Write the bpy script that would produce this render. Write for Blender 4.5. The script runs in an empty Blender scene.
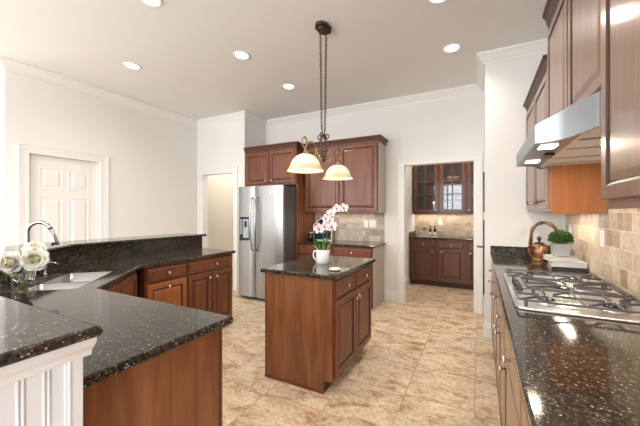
import bpy, bmesh, math, random
from mathutils import Vector, Matrix
R = math.radians
C = bpy.context.scene.collection
S = bpy.context.scene
random.seed(7)

# ------------------------------------------------------------------ camera
cam = bpy.data.cameras.new('camera'); co = bpy.data.objects.new('camera', cam); C.objects.link(co)
cam.sensor_width = 36.0; cam.lens = 307.0/640.0*36.0; cam.clip_start = 0.03
co.location = (0, 0, 1.40); co.rotation_euler = (R(90), 0, R(27.53))
S.camera = co
# ------------------------------------------------------------------ world, daylight through the windows, exposure
S.view_settings.view_transform = 'Standard'; S.view_settings.look = 'None'
S.view_settings.gamma = 1.0; S.view_settings.use_curve_mapping = False
S.view_settings.exposure = 0.0
w = bpy.data.worlds.new('sky'); S.world = w; w.use_nodes = True
wn = w.node_tree; bgn = wn.nodes['Background']
bgn.inputs[0].default_value = (0.80, 0.90, 1.0, 1); bgn.inputs[1].default_value = 1.3
S.cycles.use_denoising = True
S.cycles.max_bounces = 10; S.cycles.diffuse_bounces = 6; S.cycles.glossy_bounces = 5
S.cycles.transparent_max_bounces = 12; S.cycles.sample_clamp_indirect = 6.0
def area(name, loc, rot, sx, sy, energy, col=(1, 1, 1), spread=180):
    l = bpy.data.lights.new(name, 'AREA'); l.shape = 'RECTANGLE'; l.size = sx; l.size_y = sy
    l.energy = energy; l.color = col; l.spread = R(spread)
    o = bpy.data.objects.new(name, l); C.objects.link(o); o.location = loc; o.rotation_euler = rot
    return o
DAY = (0.97, 0.985, 1.0)
# daylight entering by the rear windows (facing +Y) and the nook windows (facing +X)
WIN_REAR = [(-6.4, -4.6), (-4.2, -2.5), (-2.1, -0.72)]
WIN_NOOK = [(-2.7, -1.0), (-0.7, 1.0)]
WIN_ADDED = [(-3.0, -1.2)]  # unseen right window, added for cool light on the white bar end
for a, b in WIN_REAR:
    area('window_daylight', ((a+b)/2, -3.42, 1.6), (R(90), 0, 0), b-a, 2.5, 108, DAY)
for a, b in WIN_NOOK:
    area('window_daylight', (-7.42, (a+b)/2, 1.6), (R(90), 0, R(-90)), b-a, 2.5, 46, DAY)
for a, b in WIN_ADDED:
    area('window_daylight', (1.0, (a+b)/2, 1.6), (R(90), 0, R(90)), b-a, 2.5, 135, DAY)
SPOT_E = 40.0        # each recessed ceiling light
WARM = (1.0, 0.93, 0.85)

# ------------------------------------------------------------------ materials
def new_mat(name):
    m = bpy.data.materials.new(name); m.use_nodes = True
    return m, m.node_tree.nodes, m.node_tree.links, m.node_tree.nodes['Principled BSDF']
def plain(name, col, rough=.5, metal=0, spec=.5, emit=None, es=0, coat=0):
    m, n, l, b = new_mat(name)
    b.inputs['Base Color'].default_value = (*col, 1); b.inputs['Roughness'].default_value = rough
    b.inputs['Metallic'].default_value = metal; b.inputs['Specular IOR Level'].default_value = spec
    b.inputs['Coat Weight'].default_value = coat; b.inputs['Coat Roughness'].default_value = .12
    if emit: b.inputs['Emission Color'].default_value = (*emit, 1); b.inputs['Emission Strength'].default_value = es
    return m
def ramp(n, stops):
    r = n.new('ShaderNodeValToRGB'); e = r.color_ramp.elements
    while len(e) > 1: e.remove(e[-1])
    e[0].position = stops[0][0]; e[0].color = (*stops[0][1], 1)
    for p, c in stops[1:]:
        x = e.new(p); x.color = (*c, 1)
    return r
def noise(n, l, vec, scale, detail=4, dist=0, rough=.55):
    t = n.new('ShaderNodeTexNoise'); t.inputs['Scale'].default_value = scale; t.inputs['Detail'].default_value = detail
    t.inputs['Distortion'].default_value = dist; t.inputs['Roughness'].default_value = rough
    if vec is not None: l.new(vec, t.inputs['Vector'])
    return t
def coords(n, l, scale=(1, 1, 1), loc=(0, 0, 0), rot=(0, 0, 0), rnd=False):
    t = n.new('ShaderNodeTexCoord'); mp = n.new('ShaderNodeMapping')
    mp.inputs['Scale'].default_value = scale; mp.inputs['Location'].default_value = loc; mp.inputs['Rotation'].default_value = rot
    src = t.outputs['Object']
    if rnd:
        oi = n.new('ShaderNodeObjectInfo'); ad = n.new('ShaderNodeVectorMath'); ad.operation = 'ADD'
        mu = n.new('ShaderNodeMath'); mu.operation = 'MULTIPLY'; mu.inputs[1].default_value = 37.0
        l.new(oi.outputs['Random'], mu.inputs[0]); l.new(src, ad.inputs[0]); l.new(mu.outputs[0], ad.inputs[1]); src = ad.outputs[0]
    l.new(src, mp.inputs['Vector'])
    return mp.outputs['Vector']
def bump(n, l, h, b, strength, dist=.002):
    bp = n.new('ShaderNodeBump'); bp.inputs['Strength'].default_value = strength; bp.inputs['Distance'].default_value = dist
    l.new(h, bp.inputs['Height']); l.new(bp.outputs[0], b.inputs['Normal'])
def wood(name, dark, light, rough=.42, coat=.25, contrast=(.28, .75)):
    m, n, l, b = new_mat(name)
    v = coords(n, l, (6, 6, .6), rnd=True)
    t = noise(n, l, v, 3.0, 6, .6)
    r = ramp(n, [(contrast[0], dark), (contrast[1], light)]); l.new(t.outputs['Fac'], r.inputs[0])
    v2 = coords(n, l, (90, 90, 2.2), rnd=True); t2 = noise(n, l, v2, 2.5, 3, .2)
    r2 = ramp(n, [(.3, (.72, .72, .72)), (.6, (1, 1, 1))]); l.new(t2.outputs['Fac'], r2.inputs[0])
    mx = n.new('ShaderNodeMixRGB'); mx.blend_type = 'MULTIPLY'; mx.inputs[0].default_value = .4
    l.new(r.outputs[0], mx.inputs[1]); l.new(r2.outputs[0], mx.inputs[2]); l.new(mx.outputs[0], b.inputs['Base Color'])
    b.inputs['Roughness'].default_value = rough; b.inputs['Coat Weight'].default_value = coat; b.inputs['Coat Roughness'].default_value = .12
    return m
CHERRY = wood('cherry_wood', (.115, .034, .014), (.24, .077, .031), coat=.15)
VENEER = wood('cherry_veneer', (.15, .049, .018), (.33, .128, .05), coat=.2)
HONEY_LIT = wood('honey_lit_cherry', (.27, .085, .022), (.42, .155, .046), coat=.2)  # lighter cherry with the lit look of its panels in the colour
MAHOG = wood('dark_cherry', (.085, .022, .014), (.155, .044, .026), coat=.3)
TAN_SHEEN = wood('sheen_glazed_cherry', (.16, .08, .048), (.27, .14, .085), rough=.36, coat=.5)  # same cherry wood, its glossy sheen lightened into the base colour
TANB_LIT = wood('lit_base_cherry', (.20, .10, .050), (.33, .175, .09), rough=.34, coat=.6)  # lit copy of that wood; light on the fronts is in the colour
TAUPE = plain('taupe_side', (.42, .36, .32), .35)
GLAZE = plain('dark_glaze', (.045, .016, .010), .45)
GLAZE2 = plain('brown_glaze', (.045, .018, .010), .45)
CROWN_B = plain('cherry_crown', (.085, .027, .014), .45)
CROWN_D = plain('dark_crown', (.055, .024, .014), .5)
KICK = plain('toe_kick', (.06, .022, .014), .6)
def granite():
    m, n, l, b = new_mat('black_granite')
    v = coords(n, l)
    t = noise(n, l, v, 70, 4, .4, .7)
    r = ramp(n, [(.40, (.010, .009, .008)), (.49, (.030, .024, .018)), (.58, (.060, .046, .032)), (.70, (.18, .145, .105))])
    l.new(t.outputs['Fac'], r.inputs[0])
    nz = noise(n, l, v, 30, 2); av = n.new('ShaderNodeVectorMath'); av.operation = 'MULTIPLY_ADD'
    l.new(nz.outputs['Color'], av.inputs[0]); av.inputs[1].default_value = (.016, .016, .016); l.new(v, av.inputs[2])
    vo = n.new('ShaderNodeTexVoronoi'); vo.inputs['Scale'].default_value = 120; l.new(av.outputs[0], vo.inputs['Vector'])
    sp = n.new('ShaderNodeSeparateColor'); l.new(vo.outputs['Color'], sp.inputs[0])
    r2 = ramp(n, [(.20, (1, 1, 1)), (.42, (0, 0, 0))]); l.new(vo.outputs['Distance'], r2.inputs[0])
    r3 = ramp(n, [(.84, (0, 0, 0)), (.88, (.4, .4, .4)), (.98, (1, 1, 1))]); l.new(sp.outputs[0], r3.inputs[0])
    mu = n.new('ShaderNodeMath'); mu.operation = 'MULTIPLY'; l.new(r2.outputs[0], mu.inputs[0]); l.new(r3.outputs[0], mu.inputs[1])
    mx = n.new('ShaderNodeMixRGB'); l.new(mu.outputs[0], mx.inputs[0]); l.new(r.outputs[0], mx.inputs[1]); mx.inputs[2].default_value = (.48, .43, .36, 1)
    l.new(mx.outputs[0], b.inputs['Base Color']); b.inputs['Roughness'].default_value = .09; b.inputs['IOR'].default_value = 1.45
    return m
GRANITE = granite()
def tiles(name, axis, size, c1, c2, mortar, msize=.004, offset=.5, shift=(0, 0, 0)):
    m, n, l, b = new_mat(name)
    rot = {'xz': (R(-90), 0, 0), 'yz': (R(-90), 0, R(-90)), 'xy': (0, 0, 0)}[axis]
    t = n.new('ShaderNodeTexCoord'); sp = n.new('ShaderNodeSeparateXYZ'); cb = n.new('ShaderNodeCombineXYZ')
    l.new(t.outputs['Object'], sp.inputs[0])
    ad = n.new('ShaderNodeVectorMath'); ad.inputs[1].default_value = shift
    l.new(sp.outputs['X' if axis[0] == 'x' else 'Y'], cb.inputs[0]); l.new(sp.outputs['Y' if axis[1] == 'y' else 'Z'], cb.inputs[1])
    l.new(cb.outputs[0], ad.inputs[0])
    br = n.new('ShaderNodeTexBrick'); br.offset = offset; br.inputs['Scale'].default_value = 1
    br.inputs['Brick Width'].default_value = size; br.inputs['Row Height'].default_value = size
    br.inputs['Mortar Size'].default_value = msize; br.inputs['Mortar Smooth'].default_value = .3; br.inputs['Bias'].default_value = 0
    br.inputs['Color1'].default_value = (0, 0, 0, 1); br.inputs['Color2'].default_value = (1, 1, 1, 1); br.inputs['Mortar'].default_value = (.5, .5, .5, 1)
    l.new(ad.outputs[0], br.inputs['Vector'])
    return m, n, l, b, br, ad.outputs[0], t.outputs['Object']
def backsplash(name, axis, size, c1, c2, mortar, offset=.5, shift=(0, 0, 0)):
    m, n, l, b, br, uv, ob = tiles(name, axis, size, c1, c2, mortar, offset=offset, shift=shift)
    r = ramp(n, [(0, c1), (.5, tuple((a+d)/2*1.08 for a, d in zip(c1, c2))), (1, c2)]); l.new(br.outputs['Color'], r.inputs[0])
    t = noise(n, l, ob, 22, 5, .8); r2 = ramp(n, [(.3, (.68, .66, .63)), (.65, (1.08, 1.08, 1.08))]); l.new(t.outputs['Fac'], r2.inputs[0])
    mx = n.new('ShaderNodeMixRGB'); mx.blend_type = 'MULTIPLY'; mx.inputs[0].default_value = .8; l.new(r.outputs[0], mx.inputs[1]); l.new(r2.outputs[0], mx.inputs[2])
    m2 = n.new('ShaderNodeMixRGB'); l.new(br.outputs['Fac'], m2.inputs[0]); l.new(mx.outputs[0], m2.inputs[1]); m2.inputs[2].default_value = (*mortar, 1)
    l.new(m2.outputs[0], b.inputs['Base Color']); b.inputs['Roughness'].default_value = .42
    inv = n.new('ShaderNodeMath'); inv.operation = 'SUBTRACT'; inv.inputs[0].default_value = 1; l.new(br.outputs['Fac'], inv.inputs[1])
    bump(n, l, inv.outputs[0], b, .6, .002)
    return m
SPLASH_BACK = backsplash('tumbled_tile_back', 'xz', .098, (.34, .27, .22), (.60, .53, .45), (.36, .31, .265), shift=(0, -.93, 0))
SPLASH_RIGHT = backsplash('tumbled_tile_right', 'yz', .115, (.38, .27, .20), (.74, .61, .47), (.66, .57, .46), shift=(.03, -.945, 0))
SPLASH_PANTRY = backsplash('tumbled_tile_pantry', 'xz', .10, (.46, .35, .25), (.64, .52, .40), (.48, .40, .31), shift=(0, -.93, 0))
def floor_mat():
    m, n, l, b, br, uv, ob = tiles('travertine_floor', 'xy', .479, None, None, None, msize=.0045, offset=0, shift=(.036, -2.409+.479*8, 0))
    ad = n.new('ShaderNodeVectorMath'); ad.operation = 'MULTIPLY_ADD'; l.new(br.outputs['Color'], ad.inputs[0]); ad.inputs[1].default_value = (9, 17, 5); l.new(coords(n, l, (1, 1.7, 1), rot=(0, 0, .35)), ad.inputs[2])
    t = noise(n, l, ad.outputs[0], 4.6, 12, .45, .78)
    r = ramp(n, [(.32, (.27, .15, .07)), (.42, (.49, .33, .19)), (.49, (.72, .575, .41)), (.63, (.85, .74, .585))]); l.new(t.outputs['Fac'], r.inputs[0])
    t2 = noise(n, l, ob, 34, 7, .6, .7); r2 = ramp(n, [(.36, (.68, .60, .50)), (.52, (1, 1, 1))]); l.new(t2.outputs['Fac'], r2.inputs[0])
    mx = n.new('ShaderNodeMixRGB'); mx.blend_type = 'MULTIPLY'; mx.inputs[0].default_value = .8; l.new(r.outputs[0], mx.inputs[1]); l.new(r2.outputs[0], mx.inputs[2])
    r4 = ramp(n, [(0, (.88, .87, .85)), (1, (1.06, 1.05, 1.04))]); l.new(br.outputs['Color'], r4.inputs[0])
    m3 = n.new('ShaderNodeMixRGB'); m3.blend_type = 'MULTIPLY'; m3.inputs[0].default_value = 1; l.new(mx.outputs[0], m3.inputs[1]); l.new(r4.outputs[0], m3.inputs[2])
    m2 = n.new('ShaderNodeMixRGB'); l.new(br.outputs['Fac'], m2.inputs[0]); l.new(m3.outputs[0], m2.inputs[1]); m2.inputs[2].default_value = (.47, .345, .225, 1)
    l.new(m2.outputs[0], b.inputs['Base Color']); b.inputs['Roughness'].default_value = .36; b.inputs['Specular IOR Level'].default_value = .4
    bump(n, l, t2.outputs['Fac'], b, .15, .002)
    return m
FLOOR = floor_mat()
WALL = plain('wall_paint', (.775, .76, .735), .75, spec=.2)
CEIL = plain('ceiling_paint', (.775, .77, .76), .85, spec=.1)
TRIM = plain('trim_paint', (.79, .78, .76), .4)
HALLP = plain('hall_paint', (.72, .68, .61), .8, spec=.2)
WHITE = plain('white_satin_paint', (.78, .80, .83), .35)
def steel(name, col, rough, axis):
    m, n, l, b = new_mat(name)
    t = noise(n, l, coords(n, l, axis), 3.0, 4); r = ramp(n, [(.35, (rough*.9,)*3), (.65, (rough*1.1,)*3)]); l.new(t.outputs['Fac'], r.inputs[0])
    l.new(r.outputs[0], b.inputs['Roughness']); b.inputs['Base Color'].default_value = (*col, 1); b.inputs['Metallic'].default_value = 1
    return m
STEEL = steel('brushed_steel', (.42, .42, .425), .40, (25, 25, .6))
STEELH = plain('hood_steel', (.52, .57, .63), .42, 1)
STEELD = plain('grey_fridge_side', (.17, .17, .18), .38, .6)
CHROME = plain('chrome', (.80, .80, .82), .12, 1)
NICKEL = plain('satin_nickel', (.72, .70, .67), .22, 1)
SINKM = plain('sink_steel', (.46, .46, .46), .30, 1)
FAUC = plain('faucet_steel', (.40, .40, .41), .22, 1)
BLACK = plain('black_gloss', (.012, .012, .014), .15)
IRON = plain('grate_iron', (.10, .10, .105), .34, .5)
BRONZE = plain('bronze', (.10, .075, .055), .42, .8)
SCROLL = plain('aged_gold_iron', (.36, .27, .17), .4, .8)
LAMPW = plain('lit_lamp', (1, 1, 1), .5, emit=(1, .95, .86), es=14)
def glass_mat(name, tint=(1, 1, 1), rough=.01, base=.06, gt=1.0):
    m = bpy.data.materials.new(name); m.use_nodes = True; n = m.node_tree.nodes; l = m.node_tree.links; n.clear()
    o = n.new('ShaderNodeOutputMaterial'); mx = n.new('ShaderNodeMixShader'); tr = n.new('ShaderNodeBsdfTransparent'); gl = n.new('ShaderNodeBsdfGlossy')
    fr = n.new('ShaderNodeLayerWeight'); pw = n.new('ShaderNodeMath'); pw.operation = 'POWER'; pw.inputs[1].default_value = 4.0; l.new(fr.outputs['Facing'], pw.inputs[0])
    ad = n.new('ShaderNodeMath'); ad.operation = 'MULTIPLY_ADD'; ad.inputs[1].default_value = .6; ad.inputs[2].default_value = base+.04; l.new(pw.outputs[0], ad.inputs[0])
    tr.inputs[0].default_value = (*tint, 1); gl.inputs['Roughness'].default_value = rough; gl.inputs[0].default_value = (gt*.93, gt*.97, gt, 1)
    l.new(ad.outputs[0], mx.inputs[0]); l.new(tr.outputs[0], mx.inputs[1]); l.new(gl.outputs[0], mx.inputs[2]); l.new(mx.outputs[0], o.inputs[0])
    return m
GLASS = glass_mat('clear_glass', base=.02); PANE = glass_mat('cabinet_glass', (.95, .95, .95), .02, .01, .7)

# ------------------------------------------------------------------ mesh helpers
def box(bm, x0, y0, z0, x1, y1, z1, mi=0):
    vs = [bm.verts.new(p) for p in ((x0,y0,z0),(x1,y0,z0),(x1,y1,z0),(x0,y1,z0),(x0,y0,z1),(x1,y0,z1),(x1,y1,z1),(x0,y1,z1))]
    for f in ((0,3,2,1),(4,5,6,7),(0,1,5,4),(1,2,6,5),(2,3,7,6),(3,0,4,7)):
        bm.faces.new([vs[i] for i in f]).material_index = mi
    return bm
def nb(): return bmesh.new()
def bx(*a): return box(nb(), *a)
def lathe(bm, prof, c=(0, 0, 0), axis='z', seg=24, mi=0, cap=True):
    """prof: list of (radius, height)."""
    rings = []
    for r, h in prof:
        ring = []
        for i in range(seg):
            a = 2*math.pi*i/seg; x, y = r*math.cos(a), r*math.sin(a)
            p = {'z': (x, y, h), 'y': (x, h, y), '-y': (x, -h, -y), 'x': (h, x, y), '-x': (-h, -x, y)}[axis]
            ring.append(bm.verts.new((c[0]+p[0], c[1]+p[1], c[2]+p[2])))
        rings.append(ring)
    for A, B in zip(rings, rings[1:]):
        for i in range(seg):
            f = bm.faces.new((A[i], A[(i+1) % seg], B[(i+1) % seg], B[i])); f.material_index = mi; f.smooth = True
    if cap:
        for ring in (rings[0], rings[-1]):
            try: bm.faces.new(ring).material_index = mi
            except Exception: pass
    return bm
def tube(bm, pts, r, seg=10, mi=0, closed=False):
    pts = [Vector(p) for p in pts]; n = len(pts)
    rad = r if isinstance(r, (list, tuple)) else [r]*n
    T = []
    for i in range(n):
        a = pts[(i-1) % n] if closed or i > 0 else pts[i]; b = pts[(i+1) % n] if closed or i < n-1 else pts[i]
        T.append((b-a).normalized())
    up = Vector((0, 0, 1)) if abs(T[0].z) < .9 else Vector((1, 0, 0))
    N = (up - T[0]*up.dot(T[0])).normalized(); rings = []
    for i in range(n):
        N = (N - T[i]*N.dot(T[i])).normalized(); B = T[i].cross(N)
        rings.append([bm.verts.new(pts[i] + (N*math.cos(2*math.pi*k/seg) + B*math.sin(2*math.pi*k/seg))*rad[i]) for k in range(seg)])
    m = n if closed else n-1
    for i in range(m):
        A, Bq = rings[i], rings[(i+1) % n]
        for k in range(seg):
            f = bm.faces.new((A[k], A[(k+1) % seg], Bq[(k+1) % seg], Bq[k])); f.smooth = True; f.material_index = mi
    if not closed:
        for q in (rings[0], rings[-1]): bm.faces.new(q).material_index = mi
    return bm
def ring_panel(bm, x0, z0, x1, z1, y, rings, flip=False):
    """stepped rectangular front facing -y; rings = (inset, outward, material index of the band leading to it)."""
    R_ = []
    for ins, out, mi in rings:
        R_.append(([bm.verts.new(p) for p in ((x0+ins, y-out, z0+ins), (x1-ins, y-out, z0+ins), (x1-ins, y-out, z1-ins), (x0+ins, y-out, z1-ins))], mi))
    for (A, _), (B, mi) in zip(R_, R_[1:]):
        for i in range(4): bm.faces.new((A[i], A[(i+1) % 4], B[(i+1) % 4], B[i])).material_index = mi
    bm.faces.new(R_[-1][0]).material_index = 0
    bm.faces.new(list(reversed(R_[0][0])))
    return bm
DOOR = [(0, 0, 0), (0, .016, 0), (.004, .021, 0), (.050, .021, 0), (.054, .017, 1), (.060, .013, 1), (.066, .0125, 1), (.090, .0195, 0), (.093, .0195, 0)]
DRAWER = [(0, 0, 0), (0, .012, 0), (.004, .015, 1), (.016, .021, 0), (.019, .021, 0)]
def offset_poly(P, d):
    """inward offset of a closed CCW polygon."""
    out = []; n = len(P)
    for i in range(n):
        a, b, c = Vector(P[i-1]), Vector(P[i]), Vector(P[(i+1) % n])
        d1, d2 = (b-a).normalized(), (c-b).normalized()
        n1, n2 = Vector((-d1.y, d1.x)), Vector((-d2.y, d2.x))
        k = (n1+n2); k = k/ max(.2, k.dot(n1))
        out.append((b.x+k.x*d, b.y+k.y*d))
    return out
def slab(P, z0, z1, holes=(), r=.008):
    bm = nb()
    lv = [(r, z0), (r*.3, z0+r*.3), (0, z0+r), (0, z1-r), (r*.3, z1-r*.3), (r, z1)]
    loops = []
    for ins, z in lv:
        loops.append([bm.verts.new((x, y, z)) for x, y in offset_poly(P, ins)])
    n = len(P)
    for A, B in zip(loops, loops[1:]):
        for i in range(n):
            f = bm.faces.new((A[i], A[(i+1) % n], B[(i+1) % n], B[i]))
    hl = []
    for H in holes:
        b0 = [bm.verts.new((x, y, z0)) for x, y in H]; b1 = [bm.verts.new((x, y, z1)) for x, y in H]; hl.append((b0, b1))
        for i in range(len(H)):
            bm.faces.new((b0[i], b0[(i+1) % len(H)], b1[(i+1) % len(H)], b1[i]))
    for lp, k in ((loops[0], 0), (loops[-1], 1)):
        ed = []
        for L in [lp]+[h[k] for h in hl]:
            for i in range(len(L)):
                e = bm.edges.get((L[i], L[(i+1) % len(L)])) or bm.edges.new((L[i], L[(i+1) % len(L)])); ed.append(e)
        bmesh.ops.triangle_fill(bm, use_beauty=True, use_dissolve=False, edges=ed)
    return bm
def sweep(bm, path, prof, closed=False):
    """profile (out to the right of the path, z) swept along a 2-D path with mitred corners."""
    n = len(path); rings = []
    for i in range(n):
        b = Vector(path[i])
        d1 = (b-Vector(path[i-1])).normalized() if i > 0 else (Vector(path[1])-b).normalized()
        d2 = (Vector(path[i+1])-b).normalized() if i < n-1 else d1
        n1, n2 = Vector((d1.y, -d1.x)), Vector((d2.y, -d2.x)); k = n1+n2; k = k/k.dot(n1)
        rings.append([bm.verts.new((b.x+k.x*o, b.y+k.y*o, z)) for o, z in prof])
    m = len(prof)
    for A, B in zip(rings, rings[1:]):
        for i in range(m): bm.faces.new((A[i], A[(i+1) % m], B[(i+1) % m], B[i]))
    bm.faces.new(rings[0]); bm.faces.new(rings[-1])
    return bm
def prism(bm, pts, axis, a, b, mi=0):
    """polygon pts in the plane across 'axis', pulled from a to b."""
    def P(u, v, t): return {'x': (t, u, v), 'y': (u, t, v), 'z': (u, v, t)}[axis]
    A = [bm.verts.new(P(u, v, a)) for u, v in pts]; B = [bm.verts.new(P(u, v, b)) for u, v in pts]
    n = len(pts)
    for i in range(n): bm.faces.new((A[i], A[(i+1) % n], B[(i+1) % n], B[i])).material_index = mi
    bm.faces.new(A).material_index = mi; bm.faces.new(B).material_index = mi
    return bm
def obj(name, bm, mats, parent=None, bev=0, smooth=False, loc=(0, 0, 0), rot=(0, 0, 0), **props):
    bmesh.ops.recalc_face_normals(bm, faces=bm.faces)
    if smooth:
        for f in bm.faces: f.smooth = True
    me = bpy.data.meshes.new(name); bm.to_mesh(me); bm.free()
    for m in (mats if isinstance(mats, (list, tuple)) else [mats]): me.materials.append(m)
    o = bpy.data.objects.new(name, me); C.objects.link(o); o.location = loc; o.rotation_euler = rot
    if parent: o.parent = parent
    if bev:
        b = o.modifiers.new('edge', 'BEVEL'); b.width = bev; b.segments = 2; b.limit_method = 'ANGLE'; b.angle_limit = R(40)
    for k, v in props.items(): o[k] = v
    return o
def thing(name, label, cat, loc=(0, 0, 0), rz=0, group=None):
    o = bpy.data.objects.new(name, None); C.objects.link(o); o.location = loc; o.rotation_euler = (0, 0, rz); o.empty_display_size = .1
    o['label'] = label; o['category'] = cat
    if group: o['group'] = group
    return o
def tag(o, label, cat, group=None):
    o['label'] = label; o['category'] = cat
    if group: o['group'] = group
    return o
def struct(name, bm, mats, **k): return obj(name, bm, mats, kind='structure', **k)
def dup(root, loc, label, rz=None):
    r = root.copy(); C.objects.link(r); r.location = loc; r['label'] = label
    if rz is not None: r.rotation_euler = (0, 0, rz)
    for ch in list(root.children):
        c = ch.copy(); C.objects.link(c); c.parent = r
        for g in list(ch.children):
            d = g.copy(); C.objects.link(d); d.parent = c
    return r

# ------------------------------------------------------------------ room shell
ZC = 3.19
struct('floor', bx(-7.4, -3.4, -.1, 1.2, 7.1, 0), FLOOR)
struct('ceiling', bx(-7.4, -3.4, ZC, 1.2, 7.1, ZC+.1), CEIL)
bm = nb(); box(bm, -5.04, 1.476, 0, -4.92, 1.69, ZC); box(bm, -5.04, 2.49, 0, -4.92, 4.35, ZC); box(bm, -5.04, 1.69, 2.138, -4.92, 2.49, ZC)
struct('wall_left', bm, WALL)
struct('wall_nook', bx(-7.2, 1.476, 0, -5.04, 1.596, ZC), WALL)
bm = nb(); box(bm, -4.92, 4.23, 0, -4.76, 4.35, ZC); box(bm, -3.97, 4.23, 0, -3.72, 4.35, ZC); box(bm, -4.76, 4.23, 2.137, -3.97, 4.35, ZC)
struct('wall_hall', bm, WALL)
struct('wall_side', bx(-3.84, 4.35, 0, -3.72, 5.6, ZC), WALL)
bm = nb(); box(bm, -3.72, 4.85, 0, -1.045, 4.97, ZC); box(bm, -.08, 4.85, 0, .05, 4.97, ZC); box(bm, -1.045, 4.85, 2.14, -.08, 4.97, ZC)
struct('wall_back', bm, WALL)
# jutting wall between pantry doorway and the cooktop counter, with a door on its flank
bm = nb(); box(bm, .05, 3.94, 0, .785, 4.06, ZC); box(bm, .05, 4.06, 0, .17, 4.14, ZC); box(bm, .05, 4.80, 0, .17, 4.97, ZC); box(bm, .05, 4.14, 2.12, .17, 4.80, ZC)
struct('wall_pilaster', bm, WALL)
bm = nb(); box(bm, .785, -1.2, 0, .905, 4.06, ZC); box(bm, .785, -3.2, 0, .905, -3.0, ZC); box(bm, .785, -3.0, 0, .905, -1.2, .40); box(bm, .785, -3.0, 2.80, .905, -1.2, ZC)
struct('wall_right', bm, WALL)
bm = nb()
zs0, zs1 = .40, 2.80
xs = [-7.2]+[v for ab in WIN_REAR for v in ab]+[.905]
for i in range(0, len(xs), 2): box(bm, xs[i], -3.32, 0, xs[i+1], -3.2, ZC)
for a, b in WIN_REAR: box(bm, a, -3.32, 0, b, -3.2, zs0); box(bm, a, -3.32, zs1, b, -3.2, ZC)
struct('wall_rear', bm, WALL)
bm = nb(); ys = [-3.32]+[v for ab in WIN_NOOK for v in ab]+[1.596]
for i in range(0, len(ys), 2): box(bm, -7.32, ys[i], 0, -7.2, ys[i+1], ZC)
for a, b in WIN_NOOK: box(bm, -7.32, a, 0, -7.2, b, zs0); box(bm, -7.32, a, zs1, -7.2, b, ZC)
struct('wall_window_side', bm, WALL)
def window(k, a, b, axis):
    bm = nb(); f = .05
    bars = [(a, zs0, a+f, zs1), (b-f, zs0, b, zs1), (a+f, zs0, b-f, zs0+f), (a+f, zs1-f, b-f, zs1)]
    mid = (a+b)/2; bars += [(mid-.03, zs0+f, mid+.03, zs1-f)]
    for q in (.36, .68): z = zs0+(zs1-zs0)*q; bars += [(a+f, z-.012, mid-.03, z+.012), (mid+.03, z-.012, b-f, z+.012)]
    for u0, z0, u1, z1 in bars:
        if axis == 'x': box(bm, u0, -3.28, z0, u1, -3.23, z1)
        elif axis == 'y': box(bm, -7.28, u0, z0, -7.23, u1, z1)
        else: box(bm, .82, u0, z0, .87, u1, z1)
    struct('window_%d' % k, bm, TRIM)
for i, (a, b) in enumerate(WIN_REAR): window(i+1, a, b, 'x')
for i, (a, b) in enumerate(WIN_NOOK): window(i+4, a, b, 'y')
window(6, *WIN_ADDED[0], 'r')  # frame of the unseen window added for its light
# hall behind the cased opening
bm = nb(); box(bm, -5.14, 5.6, 0, -3.72, 5.72, ZC); box(bm, -5.14, 4.35, 0, -5.02, 5.6, ZC)
struct('wall_hall_inner', bm, HALLP)
# pantry
struct('wall_pantry_left', bx(-1.37, 4.97, 0, -1.25, 6.85, ZC), WALL)
struct('wall_pantry_back', bx(-1.37, 6.85, 0, .82, 6.97, ZC), WALL)
struct('wall_pantry_right', bx(.70, 4.97, 0, .82, 6.85, ZC), WALL)
# crown moulding
CROWN = [(0, ZC-.115), (.012, ZC-.115), (.018, ZC-.095), (.03, ZC-.085), (.065, ZC-.035), (.078, ZC-.028), (.085, ZC-.022), (.085, ZC), (0, ZC)]
struct('trim_1', sweep(nb(), [(-7.2, 1.476), (-4.92, 1.476), (-4.92, 4.23), (-3.72, 4.23), (-3.72, 4.85), (.05, 4.85), (.05, 3.94), (.785, 3.94), (.785, -3.2)], CROWN), TRIM)
BASE = [(0, 0), (.016, 0), (.016, .115), (.011, .125), (.011, .14), (.004, .155), (0, .155)]
for k, P in enumerate(([(-7.2, 1.476), (-4.92, 1.476), (-4.92, 1.585)], [(-4.92, 2.60), (-4.92, 4.23)], [(-1.355, 4.85), (-1.145, 4.85)],
                       [(.05, 4.08), (.05, 3.94), (.135, 3.94)], [(-1.25, 4.97), (-1.25, 6.19)])):
    struct('baseboard_%s' % ['nook', 'left', 'back', 'pilaster', 'pantry'][k], sweep(nb(), P, BASE), TRIM)
# casings: (profile boxes) for left door, hall opening, pantry opening
def casing(name, axis, plane, sgn, a, b, top, wd=.105, th=.02, right=True, left=True, wr=None):
    bm = nb(); wr = wr or wd
    def bar(u0, z0, u1, z1, t0, t1):
        if axis == 'y': box(bm, u0, min(plane, plane+sgn*t1), z0, u1, max(plane, plane+sgn*t1), z1)
        else: box(bm, min(plane, plane+sgn*t1), u0, z0, max(plane, plane+sgn*t1), u1, z1)
    for t1, e0, e1 in ((th*.75, 0, .52), (th, .52, .86), (th*1.4, .86, 1.0)):
        if left: bar(a-wd*e1, 0, a-wd*e0, top+wd*e0, 0, t1)
        if right: bar(b+wr*e0, 0, b+wr*e1, top+wd*e0, 0, t1)
        bar(a-(wd*e1 if left else 0), top+wd*e0, b+(wr*e1 if right else 0), top+wd*e1, 0, t1)
    return struct(name, bm, TRIM)
casing('trim_2', 'x', -4.92, 1, 1.69, 2.49, 2.138)
casing('trim_3', 'y', 4.23, -1, -4.76, -3.97, 2.137, wd=.10, right=True)
casing('trim_4', 'y', 4.85, -1, -1.045, -.08, 2.14, wd=.10, wr=.11)
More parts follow.
